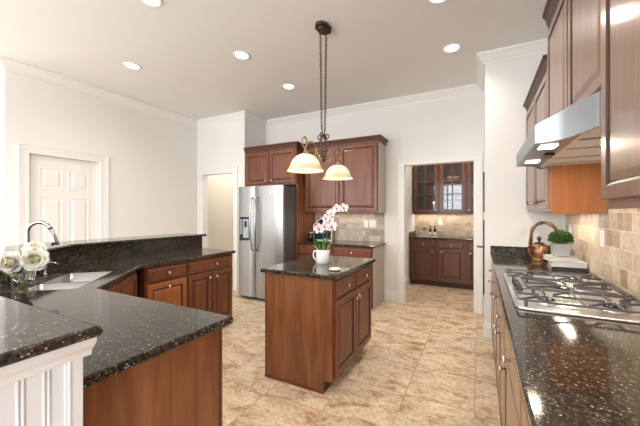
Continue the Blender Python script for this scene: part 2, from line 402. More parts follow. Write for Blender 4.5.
# six panel door at the left
bm = nb()
D = struct('door_1', bx(-.035, 0, 0, 0, .79, 2.125), TRIM, loc=(-4.965, 1.695, .008))
def door_panels(x0, x1, z0, z1):   # panel sunk ring on the +x face
    bm = nb(); ring_panel(bm, x0, z0, x1, z1, 0, [(0, -.001, 0), (0, .006, 0), (.012, .006, 0), (.022, .001, 0), (.036, .001, 0), (.056, .009, 0), (.06, .009, 0)])
    return bm
for c0, c1 in ((.115, .365), (.425, .675)):
    for z0, z1 in ((.22, .82), (.95, 1.60), (1.70, 1.98)):
        p = obj('panel', door_panels(c0, c1, z0, z1), TRIM, D, rot=(0, 0, R(90)))
bm = nb(); lathe(bm, [(.027, 0), (.027, .008), (.012, .012), (.012, .03), (.03, .045), (.034, .06), (.022, .075), (.004, .078)], axis='x', c=(0, .735, .98), seg=20)
obj('door_knob', bm, NICKEL, D)
# door on the flank of the jutting wall
D = struct('door_2', bx(0, 0, 0, .035, .64, 2.10), TRIM, loc=(.045, 4.15, .01))
bm = nb(); lathe(bm, [(.026, 0), (.026, .008), (.011, .010), (.011, .065)], axis='-x', c=(0, .06, .98), seg=16); tube(bm, [(-.065, .05, .98), (-.07, .10, .982), (-.066, .18, .972)], .015)
obj('lever_handle', bm, plain('pewter', (.30, .30, .31), .3, 1), D)
bm = nb(); box(bm, -.012, -.012, .42, .0, -.002, 1.31); box(bm, -.012, -.012, 1.40, .0, -.002, 1.88)  # two black strips up the near edge of the door
obj('black_strip', bm, BLACK, D)
# tile backsplashes
struct('trim_5', bx(-2.60, 4.838, .93, -1.36, 4.85, 1.42), SPLASH_BACK)
struct('trim_6', bx(.773, -.8, .93, .785, 3.94, 1.95), SPLASH_RIGHT)
struct('trim_7', bx(-1.25, 6.838, .93, .70, 6.85, 1.42), SPLASH_PANTRY)

# ------------------------------------------------------------------ recessed ceiling lights
def recessed(x, y, label):
    t = thing('recessed_light', label, 'ceiling light', (x, y, ZC), 0, 'recessed ceiling lights')
    bm = nb(); lathe(bm, [(.098, 0), (.098, -.006), (.090, -.010), (.070, -.006), (.066, 0)], seg=32, cap=False); obj('trim_ring', bm, TRIM, t)
    bm = nb(); lathe(bm, [(.066, -.001), (.05, -.006), (.001, -.008)], seg=24, cap=False); obj('lens', bm, LAMPW, t)
    l = bpy.data.lights.new('spot', 'SPOT'); l.energy = SPOT_E; l.color = WARM; l.spot_size = R(150); l.spot_blend = .8; l.shadow_soft_size = .07
    o = bpy.data.objects.new('spot', l); C.objects.link(o); o.location = (0, 0, -.03); o.parent = t
for x, y, lb in ((-3.757, 2.258, 'round recessed ceiling light nearest the left wall crown'),
                 (-2.40, 2.68, 'round recessed ceiling light left of the pendant canopy'),
                 (-2.40, 3.65, 'small bright recessed ceiling light above the refrigerator front'),
                 (-.27, 3.615, 'round recessed ceiling light in front of the jutting white wall'),
                 (-.30, 2.70, 'recessed ceiling light cut by the top edge of the photo, right of the pendant'),
                 (-2.45, 1.62, 'recessed ceiling light over the corner sink'),
                 (-.30, 1.2, 'recessed ceiling light over the aisle by the cooktop counter'),
                 (-1.6, -.8, 'recessed ceiling light behind the raised bar')):
    recessed(x, y, lb)

# ------------------------------------------------------------------ cabinets
def knob(parent, x, y, z):
    bm = nb(); lathe(bm, [(.007, 0), (.006, .012), (.008, .016), (.0155, .021), (.016, .026), (.010, .031), (.001, .032)], axis='-y', c=(x, y, z), seg=14)
    return obj('knob', bm, NICKEL, parent)
def front(t, kind, x0, z0, x1, z1, kx=None, kz=None, mats=(CHERRY, GLAZE)):
    bm = nb(); ring_panel(bm, x0, z0, x1, z1, 0, DOOR if kind == 'door' else DRAWER)
    d = obj(kind, bm, list(mats), t)
    if kx is not None: knob(d, x0+kx*(x1-x0) if 0 <= kx <= 1 else kx, -.021, kz)
    return d
def base_cab(label, loc, rz, w, depth, cols, h=.893, mats=(CHERRY, GLAZE), name='base_cabinet', group=None, kick=.07, body_mat=None, gap=.012):
    """cols: list of (x0,x1,[('drawer'|'door', z0, z1, kx, kz)])"""
    t = thing(name, label, 'cabinet', loc, rz, group)
    bm = nb(); box(bm, 0, 0, .10, w, depth, h); box(bm, .0, kick, 0, w, depth, .10, 1)
    obj('body', bm, [body_mat or mats[0], KICK], t)
    for x0, x1, fr in cols:
        for kind, z0, z1, kx, kz in fr: front(t, kind, x0+gap, z0, x1-gap, z1, kx, kz, mats)
    return t
def cab_crown(bm, path, z, hh=.085, out=.055):
    return sweep(bm, path, [(0, z-.01), (.008, z-.01), (.012, z+.012), (out*.7, z+hh*.65), (out*.85, z+hh*.72), (out, z+hh*.78), (out, z+hh), (0, z+hh)])
DR = ('drawer', .745, .872, .5, .808)
# -- run below the raised bar, facing +X
XR = -2.755
t = base_cab('red cherry base cabinet with a lighter honey coloured door below its drawer', (XR, 1.775, 0), R(90), .453, .53, [(0, .453, [('drawer', .745, .872, .5, .808)])])
front(t, 'door', .012, .125, .441, .722, .5, .675, (HONEY_LIT, GLAZE))['label'] = 'lighter honey coloured raised panel'
base_cab('red cherry base cabinet with one wide drawer over two doors', (XR, 2.23, 0), R(90), .67, .53,
         [(0, .67, [('drawer', .745, .872, .58, .808)]), (0, .34, [('door', .125, .722, .86, .665)]), (.33, .67, [('door', .125, .722, .14, .665)])])
# -- diagonal sink front
t = thing('sink_cabinet', 'angled red cherry cabinet front below the corner sink', 'cabinet', (-2.152, 1.047, 0), R(133))
obj('body', box(bx(.0, 0, .10, .86, .04, .893), .02, .05, 0, .84, .07, .10), CHERRY, t)
front(t, 'door', .03, .125, .425, .865, .88, .70); front(t, 'door', .435, .125, .83, .865, .14, .70)
# -- peninsula
t = base_cab('cherry peninsula cabinet with plain wood end panel by the raised white bar', (-1.045, 1.018, 0), R(180), 1.08, .59,
             [(0, .54, [DR, ('door', .125, .722, .9, .665)]), (.54, 1.08, [DR, ('door', .125, .722, .1, .665)])], kick=.09)
obj('end_panel', bx(-.015, .012, 0, 0, .59, .893), VENEER, t, bev=.002)
obj('corner_stile', bx(-.018, -.004, 0, .01, .011, .893), MAHOG, t, bev=.003)
# -- island
ISL = (-1.0, 2.12)
t = thing('kitchen_island', 'cherry wood kitchen island with granite top standing alone on the tile floor', 'island', (-1.315, 2.575, 0))
lx0, lx1, ly0, ly1 = -.315, .315, -.455, .455
bm = nb(); box(bm, lx0, ly0+.012, .10, lx1-.02, ly1, .893); box(bm, lx0+.01, ly0+.012, 0, lx1-.075, ly1-.01, .10, 1)
obj('body', bm, [CHERRY, KICK], t)
bm = nb(); prism(bm, [(lx0, 0), (lx1-.075, 0), (lx1-.075, .10), (lx1, .10), (lx1, .893), (lx0, .893)], 'y', ly0, ly0+.012)
obj('end_panel', bm, VENEER, t)
bm = nb(); box(bm, lx0-.006, ly0-.008, 0, lx1-.07, ly0, .022); obj('shoe_moulding', bm, CHERRY, t)
bm = nb(); box(bm, lx0-.004, ly0-.004, .0, lx0+.006, ly0+.0, .893); obj('corner_bead', bm, CHERRY, t)
bm = nb(); box(bm, lx1-.02, ly0+.012, .10, lx1, ly1, .893); obj('face_frame', bm, CHERRY, t)
def isl_front(kind, y0, y1, z0, z1, ky, kz):
    bm = nb(); ring_panel(bm, y0, z0, y1, z1, -lx1, DOOR if kind == 'door' else DRAWER)
    d = obj(kind, bm, [CHERRY, GLAZE], t, rot=(0, 0, R(90)))
    bm = nb(); lathe(bm, [(.007, 0), (.006, .012), (.008, .016), (.0155, .021), (.016, .026), (.010, .031), (.001, .032)], axis='-y', c=(ky, -lx1-.021, kz), seg=14)
    obj('knob', bm, NICKEL, d)
for a, b, kd in ((-.435, -.005, -.035), (.005, .435, .035)):
    isl_front('drawer', a, b, .735, .872, (a+b)/2, .805); isl_front('door', a, b, .13, .715, kd, .655)
tag(obj('island_countertop', slab([(-.35, -.495), (.35, -.495), (.35, .495), (-.35, .495)], .895, .93), GRANITE, loc=(-1.305, 2.575, 0)), 'rectangular polished black granite top of the kitchen island', 'countertop')

# -- back wall: fridge surround and wall cabinets
RT = (TAN_SHEEN, GLAZE2)
def wall_cab(name, label, loc, rz, w, h, depth, doors, mats=(CHERRY, GLAZE), crown=True, crown_out=.045, ends=(True, True), sidemat=None, group=None, crown_h=.085):
    t = thing(name, label, 'cabinet', loc, rz, group)
    obj('body', bx(0, 0, 0, w, depth, h), mats[0], t)
    if sidemat: obj('side_panel', bx(w, .004, -.022 if sidemat is HONEY_LIT else 0, w+.006, depth, h), sidemat, t)
    for x0, x1, z0, z1, kx, kz in doors: front(t, 'door', x0, z0, x1, z1, kx, kz, mats)
    cm = CROWN_D if mats is RT else CROWN_B
    if crown:
        p = [(0, 0), (w, 0)]
        if ends[0]: p = [(0, depth)]+p
        if ends[1]: p = p+[(w, depth)]
        obj('crown', cab_crown(nb(), p, h, crown_h, crown_out), cm, t)
    return t
wall_cab('wall_cabinet', 'short red cherry wall cabinet with two doors over the refrigerator', (-3.715, 4.24, 1.87), 0, 1.07, .60, .60,
         [(.03, .53, .03, .57, .9, .075), (.545, 1.045, .03, .57, .1, .075)], ends=(False, True))
tag(obj('tall_end_board', bx(0, 0, 0, .022, .60, 1.868), VENEER, loc=(-2.642, 4.245, 0)), 'tall upright cherry wood board right of the refrigerator', 'board')
wall_cab('wall_cabinet', 'tall red cherry wall cabinet with two doors over the tiled back counter', (-2.612, 4.47, 1.405), 0, 1.27, 1.07, .375,
         [(.02, .625, .025, 1.05, None, None), (.645, 1.25, .025, 1.05, None, None)], ends=(False, True), sidemat=TAUPE)
bc = [DR, ('door', .125, .722, .9, .665)]
base_cab('cherry back counter base cabinet next to the refrigerator panel', (-2.615, 4.26, 0), 0, .62, .585, [(0, .62, bc)])
t = base_cab('cherry back counter base cabinet at the end nearest the pantry doorway', (-1.993, 4.26, 0), 0, .627, .585, [(0, .627, [DR, ('door', .125, .722, .1, .665)])])
obj('side_panel', bx(.627, .004, 0, .633, .585, .893), TAUPE, t)['label'] = 'pale taupe side panel'
tag(obj('back_countertop', slab([(-2.615, 4.232), (-1.335, 4.232), (-1.335, 4.838), (-2.615, 4.838)], .895, .93), GRANITE), 'black granite counter under the tall wall cabinet by the back wall', 'countertop')

# -- refrigerator
t = thing('refrigerator', 'stainless steel side-by-side refrigerator with ice dispenser in the left door', 'refrigerator', (-3.54, 3.86, 0))
obj('body', box(bx(0, .075, .03, .885, .50, 1.815), .02, .11, 0, .865, .48, .03), STEELD, t, bev=.004)
obj('toe_grille', bx(.01, .06, .012, .875, .075, .10), BLACK, t)
def fr_door(x0, x1, name='door'):
    bm = nb(); n = 7; pts = [(x0, .07), (x1, .07)]
    arc = [(x1-(x1-x0)*i/n, .0+.022*((2*(i/n)-1)**4)) for i in range(n+1)]
    prism(bm, pts+[(x, y) for x, y in arc], 'z', .05, 1.83); return obj(name, bm, STEEL, t, bev=.004)
fl = fr_door(.0, .347); frr = fr_door(.355, .885)
for d, x in ((fl, .322), (frr, .402)):
    sx = -1 if d is fl else 1
    pts = [(x, .0, .80), (x, -.04, .83)]+[(x+sx*.012*math.sin(math.pi*i/8), -.045-.02*math.sin(math.pi*i/8), .86+.73*i/8-.0) for i in range(9)]+[(x, -.04, 1.62), (x, .0, 1.65)]
    obj('handle', tube(nb(), pts, .012, 12), FAUC, d)
dp = obj('dispenser', bx(.045, -.008, .955, .245, .03, 1.335), BLACK, fl, bev=.006)
obj('control_panel', bx(.06, -.012, 1.05, .11, -.008, 1.30), plain('grey_panel', (.25, .27, .3), .3), dp)
obj('niche', bx(.125, -.011, 1.0, .235, -.008, 1.30), plain('steel_niche', (.45, .5, .56), .35, .8), dp)
bm = nb(); box(bm, .165, -.03, 1.17, .195, -.011, 1.27); obj('paddle', bm, BLACK, dp, bev=.003)
bm = nb(); box(bm, .65, -.001, 1.70, .70, .004, 1.715); obj('badge', bm, CHROME, frr)

# -- pantry cabinets
px = [(-1.19, -.755), (-.69, -.26), (-.205, .225)]
pl = ['cherry pantry base cabinet with drawer, against the pantry left wall', 'cherry pantry base cabinet with drawer, second from the pantry left wall', 'cherry pantry base cabinet half hidden by the doorway casing']
for (a, b), lb in zip(px, pl):
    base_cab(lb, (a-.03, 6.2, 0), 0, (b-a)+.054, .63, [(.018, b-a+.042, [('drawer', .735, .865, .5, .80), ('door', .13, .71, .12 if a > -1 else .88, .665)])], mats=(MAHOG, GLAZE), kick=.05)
bm = slab([(-1.25, 6.165), (.70, 6.165), (.70, 6.838), (-1.25, 6.838)], .895, .93)
tag(obj('pantry_countertop', bm, GRANITE), 'dark granite counter inside the pantry', 'countertop')
tag(obj('side_splash', bx(-1.249, 6.20, .931, -1.23, 6.836, 1.02), GRANITE), 'low granite splash strip at the pantry left wall', 'backsplash')
ul = ['glass-door cherry wall cabinet against the pantry left wall', 'glass-door cherry pantry wall cabinet holding a bowl on its top shelf', 'glass-door cherry pantry wall cabinet partly hidden by the doorway casing']
for i, ((a, b), lb) in enumerate(zip(px, ul)):
    t = thing('pantry_wall_cabinet', lb, 'cabinet', (a-.03, 6.5, 1.40), 0)
    w_ = b-a+.058; h_ = 1.05; dpt = .345
    bm = nb(); box(bm, 0, 0, 0, .035, dpt, h_); box(bm, w_-.035, 0, 0, w_, dpt, h_); box(bm, .035, 0, 0, w_-.035, dpt, .02); box(bm, .035, 0, h_-.02, w_-.035, dpt, h_); box(bm, .035, dpt-.01, .02, w_-.035, dpt, h_-.02)
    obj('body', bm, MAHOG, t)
    for z in (.36, .62): obj('shelf', bx(.037, .03, z-.009, w_-.037, dpt-.012, z+.009), MAHOG, t)
    x0, x1, z0, z1, f = .02, w_-.02, .012, h_-.012, .062
    bm = nb(); box(bm, x0, -.02, z0, x0+f, -.001, z1); box(bm, x1-f, -.02, z0, x1, -.001, z1); box(bm, x0+f, -.02, z0, x1-f, -.001, z0+f); box(bm, x0+f, -.02, z1-f, x1-f, -.001, z1)
    mid = (x0+x1)/2; box(bm, mid-.012, -.018, z0+f, mid+.012, -.003, z1-f)
    for z in (.37, .625): box(bm, x0+f, -.018, z-.012, mid-.012, -.003, z+.012); box(bm, mid+.012, -.018, z-.012, x1-f, -.003, z+.012)
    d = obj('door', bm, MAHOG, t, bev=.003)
    obj('glass_pane', bx(x0+f-.004, -.012, z0+f-.004, x1-f+.004, -.009, z1-f+.004), PANE, d)
    knob(d, x0+.03 if i else x1-.03, -.02, .06)
    obj('light_rail', bx(0, -.005, -.03, w_, .02, -.0005), MAHOG, t)
    l = area('under_cabinet_lamp', (w_/2, .2, -.012), (0, 0, 0), w_-.1, .05, 1.7, (1, .90, .74)); l.parent = t
# bowl, glasses inside
bm = nb(); lathe(bm, [(.035, 0), (.05, .006), (.10, .05), (.125, .085), (.118, .085), (.09, .05), (.001, .02)], seg=28)
tag(obj('bowl', bm, plain('gilt_bowl', (.70, .58, .36), .35), loc=(-.48, 6.63, 2.0295)), 'gold coloured bowl on the upper shelf behind the pantry glass door', 'bowl')
for k, (x, z, lb) in enumerate(((-1.06, 2.0295, 'stemmed glass on the top shelf of the leftmost pantry cabinet'), (-.94, 1.7695, 'stemmed glass on the middle shelf of the leftmost pantry cabinet'), (-1.06, 1.4205, 'stemmed glass at the bottom of the leftmost pantry cabinet'))):
    bm = nb(); lathe(bm, [(.032, 0), (.032, .003), (.005, .008), (.004, .07), (.03, .10), (.036, .14), (.03, .17), (.028, .17), (.034, .14), (.028, .104), (.001, .08)], seg=18)
    tag(obj('wine_glass', bm, GLASS, loc=(x, 6.65, z)), lb, 'glass', 'pantry glasses')
# tray, bottles, red glass
tr = tag(obj('tray', box(bx(-.17, -.1, 0, .17, .1, .008), -.17, -.1, .008, .17, -.092, .018), plain('tray_white', (.75, .73, .70), .3), loc=(-.93, 6.52, .9305)), 'white serving tray on the pantry counter', 'tray')
WINE = plain('wine_bottle_glass', (.02, .012, .012), .12); LABELM = plain('bottle_label', (.75, .72, .66), .6)
for x, lb in ((-.885, 'small dark wine bottle with pale label on the pantry tray, nearer the cups'), (-.80, 'small dark wine bottle with pale label on the pantry tray, at its far right')):
    t = thing('wine_bottle', lb, 'bottle', (x, 6.5, .939), 0, 'wine bottles on the pantry tray')
    bm = nb(); lathe(bm, [(.026, 0), (.028, .004), (.028, .11), (.022, .13), (.010, .15), (.0095, .20), (.011, .202), (.011, .212), (.002, .213)], seg=20); obj('body', bm, WINE, t)
    bm = nb(); lathe(bm, [(.0285, .02), (.0285, .085)], seg=20, cap=False); obj('paper_label', bm, LABELM, t)
t = thing('goblet', 'pale stemmed goblet with dark red contents on the pantry tray', 'glass', (-1.0, 6.52, .939))
bm = nb(); lathe(bm, [(.035, 0), (.035, .004), (.006, .01), (.006, .09), (.03, .11), (.045, .15), (.043, .15), (.028, .113), (.001, .1)], seg=20); obj('cup', bm, GLASS, t)
bm = nb(); lathe(bm, [(.001, .103), (.028, .115), (.041, .145), (.03, .165), (.001, .17)], seg=16); obj('filling', bm, plain('red_potpourri', (.30, .05, .05), .7), t)

# switch plates
def plate(label, loc, rz, w=.075, h=.118, n=1, mat=None, grp=None):
    t = thing('outlet_plate', label, 'outlet', loc, rz, grp)
    obj('plate', bx(-w/2, -.006, -h/2, w/2, 0, h/2), mat or WHITE, t, bev=.002)
    for i in range(n):
        x = (i-(n-1)/2)*.046
        obj('switch', bx(x-.016, -.009, -.033, x+.016, -.0062, .033), mat or TRIM, t, bev=.001)
    return t
DARKP = plain('dark_plate', (.02, .02, .022), .3)
plate('white outlet plate on the tile, left one of the pair above the back counter', (-1.665, 4.838, 1.22), 0, .075)
plate('white double switch plate on the tile, right one of the pair above the back counter', (-1.55, 4.838, 1.22), 0, .12, n=2)
plate('white outlet plate on the pantry tile backsplash', (-.735, 6.838, 1.21), 0, .08)
plate('white switch plate on the right tile wall above the cooktop', (.773, 2.86, 1.22), R(-90))
plate('white outlet plate on the right tile wall behind the little potted bush', (.773, 3.74, 1.225), R(-90))
plate('black outlet plate on the granite bar splash, first from the sink', (-3.311, 2.05, 1.01), R(90), mat=DARKP, w=.118, h=.07)
plate('black outlet plate on the granite bar splash, nearest its open end', (-3.311, 2.62, 1.01), R(90), mat=DARKP, w=.118, h=.07)

# -- lower counter with sink hole, raised bar
nx, ny = -.73, -.68; ax, ay = -.68, .73
def dg(a, n): return (-2.13+ax*a+nx*n, 1.06+ay*a+ny*n)
cor = [(.02, .135), (.026, .121), (.04, .115), (.80, .115), (.814, .121), (.82, .135), (.82, .49), (.81, .50), (.79, .505), (.05, .505), (.03, .50), (.02, .49)]
hole = [dg(*p) for p in cor]
LOW = [(-1.0, .417), (-1.0, 1.06), (-2.13, 1.06), (-2.725, 1.715), (-2.725, 2.93), (-3.31, 2.93), (-3.31, 1.42), (-2.377, .417)]
tag(obj('lower_countertop', slab(LOW, .895, .93, [hole]), GRANITE), 'large speckled granite counter wrapping from peninsula past the sink along the bar', 'countertop')
def opath(P, d):   # offset an open path to its left
    out = []
    for i in range(len(P)):
        b = Vector(P[i]); d1 = (b-Vector(P[i-1])).normalized() if i else (Vector(P[1])-b).normalized()
        d2 = (Vector(P[i+1])-b).normalized() if i < len(P)-1 else d1
        n1, n2 = Vector((-d1.y, d1.x)), Vector((-d2.y, d2.x)); k = n1+n2; k = k/k.dot(n1); out.append((b.x+k.x*d, b.y+k.y*d))
    return out
KP = [(-.95, .415), (-2.376, .415), (-3.312, 1.42), (-3.312, 2.93)]     # kitchen face of the bar; left of the path = away from kitchen
a = opath(KP, .021); b = opath(KP, .15)
bm = nb(); prism(bm, a+b[::-1], 'z', 0, 1.085); struct('wall_bar', bm, WHITE)
a = opath(KP, .0); b = opath(KP, .019)
bm = nb(); prism(bm, a+b[::-1], 'z', .9305, 1.085); tag(obj('bar_splash', bm, GRANITE), 'upright granite splash between lower counter and raised bar ledge', 'backsplash')
KB = [(-.85, .415), (-2.376, .415), (-3.312, 1.42), (-3.312, 2.985)]
a = opath(KB, -.022); b = opath(KB, .43)
tag(obj('bar_ledge', slab([*a, *reversed(b)], 1.0865, 1.115, r=.011), GRANITE), 'raised polished granite bar ledge with rounded edge over the white panel', 'countertop')
# white end of the bar
t = thing('bar_end_panel', 'white painted panelled end of the raised bar with fluted strips', 'panel', (-.90, 0, 0))
obj('board', bx(-.049, -.05, 0, 0, .412, 1.085), WHITE, t)
for y in (.16, .205, .25, .295, .341):
    for q in (-.0045, .0045):
        obj('flute', tube(nb(), [(.0, y+q, .12), (.0, y+q, 1.045)], .0035, 8), WHITE, t)
obj('corner_board', box(bx(0, .375, 0, .006, .414, 1.05), 0, .381, 0, .009, .388, 1.05), WHITE, t, bev=.002)
bm = nb(); prism(bm, [(0, 1.035), (.010, 1.035), (.014, 1.05), (.030, 1.066), (.036, 1.076), (.036, 1.0855), (0, 1.0855)], 'y', -.05, .430); 
obj('bed_moulding', bm, WHITE, t)
bm = nb(); box(bm, .0, -.05, 0, .012, .412, .12); obj('plinth', bm, WHITE, t, bev=.003)
# sink
sk = thing('sink', 'double bowl stainless steel sink set in the angled corner counter', 'sink', (-2.13, 1.06, 0), R(133))
def bowl(x0, x1, y0, y1, name):
    bm = nb(); zt, zb, th = .8945, .72, .004
    def rr(x0, x1, y0, y1, r, z):
        P = []
        for cx, cy, a0 in ((x1-r, y0+r, -90), (x1-r, y1-r, 0), (x0+r, y1-r, 90), (x0+r, y0+r, 180)):
            for k in range(6): an = R(a0+90*k/5); P.append(bm.verts.new((cx+r*math.cos(an), cy+r*math.sin(an), z)))
        return P
    L = [rr(x0-.012, x1+.012, y0-.012, y1+.012, .03, zt), rr(x0, x1, y0, y1, .025, zt), rr(x0+.004, x1-.004, y0+.004, y1-.004, .03, zb+.05), rr(x0+.02, x1-.02, y0+.02, y1-.02, .04, zb+.01), rr(x0+.06, x1-.06, y0+.06, y1-.06, .05, zb)]
    for A, B in zip(L, L[1:]):
        for i in range(len(A)): bm.faces.new((A[i], A[(i+1) % len(A)], B[(i+1) % len(A)], B[i])).smooth = True
    bm.faces.new(L[-1])
    o = obj(name, bm, SINKM, sk)
    bm = nb(); lathe(bm, [(.042, zb+.003), (.038, zb+.005), (.02, zb+.002)], c=((x0+x1)/2, (y0+y1)/2, 0), seg=20); obj('drain', bm, CHROME, o)
bowl(.03, .405, .125, .495, 'bowl'); bowl(.432, .81, .125, .495, 'bowl')
# faucet
fx, fy = dg(.385, .565)
t = thing('faucet', 'tall chrome gooseneck pull-down faucet behind the corner sink', 'faucet', (fx, fy, .9305), R(43))   # local +x points over the sink
bm = nb(); lathe(bm, [(.03, 0), (.03, .008), (.024, .014), (.022, .09), (.018, .10)], seg=20); obj('base', bm, FAUC, t)
pts = [(0, 0, .09), (0, 0, .2), (0, 0, .30)]+[(.07-.07*math.cos(R(k)), 0, .335+.07*math.sin(R(k))) for k in range(0, 166, 15)]
obj('spout', tube(nb(), pts, .0135, 14), FAUC, t)
e = pts[-1]; obj('spray_head', tube(nb(), [e, (e[0]+.012, 0, e[2]-.045), (e[0]+.022, 0, e[2]-.085), (e[0]+.026, 0, e[2]-.115)], [.0145, .017, .021, .022], 14), FAUC, t)
obj('lever', tube(nb(), [(0, -.018, .065), (0, -.05, .07), (0, -.075, .10), (0, -.085, .125)], [.011, .010, .007, .006], 10), FAUC, t)
sx_, sy_ = dg(.56, .552)
t = thing('soap_dispenser', 'small chrome soap dispenser beside the faucet', 'dispenser', (sx_, sy_, .9305), R(43))
bm = nb(); lathe(bm, [(.020, 0), (.020, .006), (.013, .012), (.012, .05), (.016, .055), (.016, .075), (.004, .08)], seg=16); obj('base', bm, FAUC, t)
obj('nozzle', tube(nb(), [(-.01, 0, .078), (.02, 0, .092), (.06, 0, .092), (.088, 0, .078)], [.006, .007, .006, .005], 10), FAUC, t)

# -- flowers
def petal(bm, c, out, up, L, W, cup=.3, mi=0, n=4):
    out = Vector(out).normalized(); up = Vector(up); up = (up-out*up.dot(out)).normalized(); sd = out.cross(up); rows = []
    for i in range(n+1):
        s = i/n; wd = W*math.sin(math.pi*min(.93, .12+.80*s))**.8
        ctr = Vector(c)+out*(L*math.sin(s*(1.2))/math.sin(1.2))+up*(L*cup*s*s)
        rows.append([bm.verts.new(ctr+sd*(wd*k*.5)+up*(abs(k)*wd*.22)) for k in (-1, -.5, 0, .5, 1)])
    for A, B in zip(rows, rows[1:]):
        for i in range(4):
            f = bm.faces.new((A[i], A[i+1], B[i+1], B[i])); f.smooth = True; f.material_index = mi
def peony(bm, c, rad, ax=(0, 0, 1)):
    q = Vector((0, 0, 1)).rotation_difference(Vector(ax).normalized())
    for lay, (n, el, L) in enumerate(((7, 2, .95), (8, 22, .98), (8, 40, .86), (7, 56, .74), (6, 70, .64), (5, 82, .56))):
        for k in range(n):
            az = 2*math.pi*(k+.5*(lay % 2))/n+random.uniform(-.15, .15); e = R(el+random.uniform(-7, 7))
            o = q @ Vector((math.cos(az)*math.cos(e), math.sin(az)*math.cos(e), math.sin(e))); u = q @ Vector((-math.cos(az)*math.sin(e)*.6, -math.sin(az)*math.sin(e)*.6, 1))
            petal(bm, Vector(c)-(q @ Vector((0, 0, rad*.35))), o, u, rad*L*1.02, rad*.85, .28, mi=1 if lay > 2 else 0)
PETAL = plain('white_petal', (.90, .885, .83), .6, spec=.2); PETAL.node_tree.nodes['Principled BSDF'].inputs['Subsurface Weight'].default_value = .35; PETAL.node_tree.nodes['Principled BSDF'].inputs['Subsurface Radius'].default_value = (.03, .028, .02)
PETALC = plain('cream_petal', (.92, .87, .68), .6, spec=.2)
LEAF = plain('leaf_green', (.045, .14, .022), .45); STEM = plain('stem_green', (.16, .22, .06), .5); LEAFL = plain('pale_leaf', (.35, .42, .18), .5)
VX, VY = -2.20, .735
t = thing('vase', 'clear glass vase with pebbles on the counter by the sink', 'vase', (VX, VY, .9305))
bm = nb(); lathe(bm, [(.045, 0), (.05, .004), (.047, .08), (.052, .15), (.049, .15), (.044, .08), (.046, .012), (.001, .010)], seg=28, cap=False); obj('glass', bm, GLASS, t)
bm = nb()
for i in range(46):
    an = random.uniform(0, 6.28); r_ = .036*math.sqrt(random.random()); z = .018+.028*random.random(); s = random.uniform(.007, .011)
    bmesh.ops.create_icosphere(bm, subdivisions=1, radius=s, matrix=Matrix.Translation((r_*math.cos(an), r_*math.sin(an), z)) @ Matrix.Scale(.7, 4, (0, 0, 1)))
obj('pebbles', bm, plain('pebbles', (.25, .17, .10), .4), t, smooth=True, kind='stuff')
FL = [((-2.135, .760, 1.150), .060, (.95, -.25, .25), 'big white peony bloom at the right of the glass vase bunch'),
      ((-2.24, .695, 1.135), .058, (.6, -.75, .25), 'white peony bloom low at the left of the vase bunch'),
      ((-2.245, .800, 1.195), .052, (.6, .0, .8), 'cream white peony bloom on top of the vase bunch'),
      ((-2.175, .605, 1.150), .052, (.75, -.6, .35), 'white peony bloom nearest the raised bar ledge')]
for c, rd, axx, lb in FL:
    t = thing('peony', lb, 'flower', c, 0, 'white peonies in the glass vase')
    bm = nb(); peony(bm, (0, 0, 0), rd*1.13, axx); obj('bloom', bm, [PETAL, PETALC], t)
    bx_, by_ = random.uniform(-.015, .015), random.uniform(-.015, .015)
    obj('stem', tube(nb(), [(0, 0, -rd*.3), ((VX-c[0])*.55, (VY-c[1])*.55, -.08), (VX-c[0]+bx_, VY-c[1]+by_, .9305+.05-c[2])], .0035, 6), STEM, t)

# -- orchid in white pitcher on island
ox, oy = -1.312, 2.575
t = thing('pitcher', 'white ceramic mug-shaped pot holding the orchid on the island', 'pot', (ox, oy, .9305))
CER = plain('white_ceramic', (.82, .82, .81), .18)
bm = nb(); lathe(bm, [(.060, 0), (.0635, .004), (.0635, .124), (.060, .128), (.057, .124), (.057, .02), (.001, .018)], seg=32); obj('body', bm, CER, t)
obj('handle', tube(nb(), [(-.060, -.010, .105), (-.078, -.015, .110), (-.092, -.02, .085), (-.089, -.02, .052), (-.074, -.015, .030), (-.060, -.010, .024)], .0055, 8), CER, t)
bm = nb(); lathe(bm, [(.001, .105), (.0565, .103), (.0565, .09), (.001, .09)], seg=20); obj('moss', bm, plain('moss', (.12, .15, .05), .9), t)
t = thing('orchid', 'pink and white orchid with green leaves in the white pot on the island', 'plant', (ox, oy, 1.04))
DF, DR_ = Vector((-math.sin(R(27.53)), math.cos(R(27.53)), 0)), Vector((math.cos(R(27.53)), math.sin(R(27.53)), 0))
def op(u, v, dd=0):      # offset from the pot top along the room's aisle direction, in metres
    k = 2.886/307
    return DR_*((u-323)*k) + Vector((0, 0, (252.2-v)*k)) - DF*dd
for az, L, W, cup, elev in ((200, .085, .05, .15, 65), (250, .10, .055, .1, 60), (320, .075, .045, .2, 62), (100, .09, .05, .2, 65), (280, .07, .05, .2, 72)):
    bm = nb(); a_ = R(az); petal(bm, (.008*math.cos(a_), .008*math.sin(a_), 0), (math.cos(a_)*math.cos(R(elev)), math.sin(a_)*math.cos(R(elev)), math.sin(R(elev))), (math.cos(a_), math.sin(a_), -.3), L*1.6, W*1.25, cup, n=6)
    obj('leaf', bm, LEAF, t)
bm = nb()
for i in range(26):
    a_ = random.uniform(0, 6.28); e = random.uniform(35, 75); L = random.uniform(.07, .13); p0 = Vector((.03*math.cos(a_), .03*math.sin(a_), 0))
    d_ = Vector((math.cos(a_)*math.cos(R(e)), math.sin(a_)*math.cos(R(e)), math.sin(R(e))))
    tube(bm, [p0, p0+d_*L*.5, p0+d_*L+Vector((0, 0, -.015))], [.003, .0035, .001], 5)
obj('grass_blades', bm, LEAFL, t, kind='stuff')
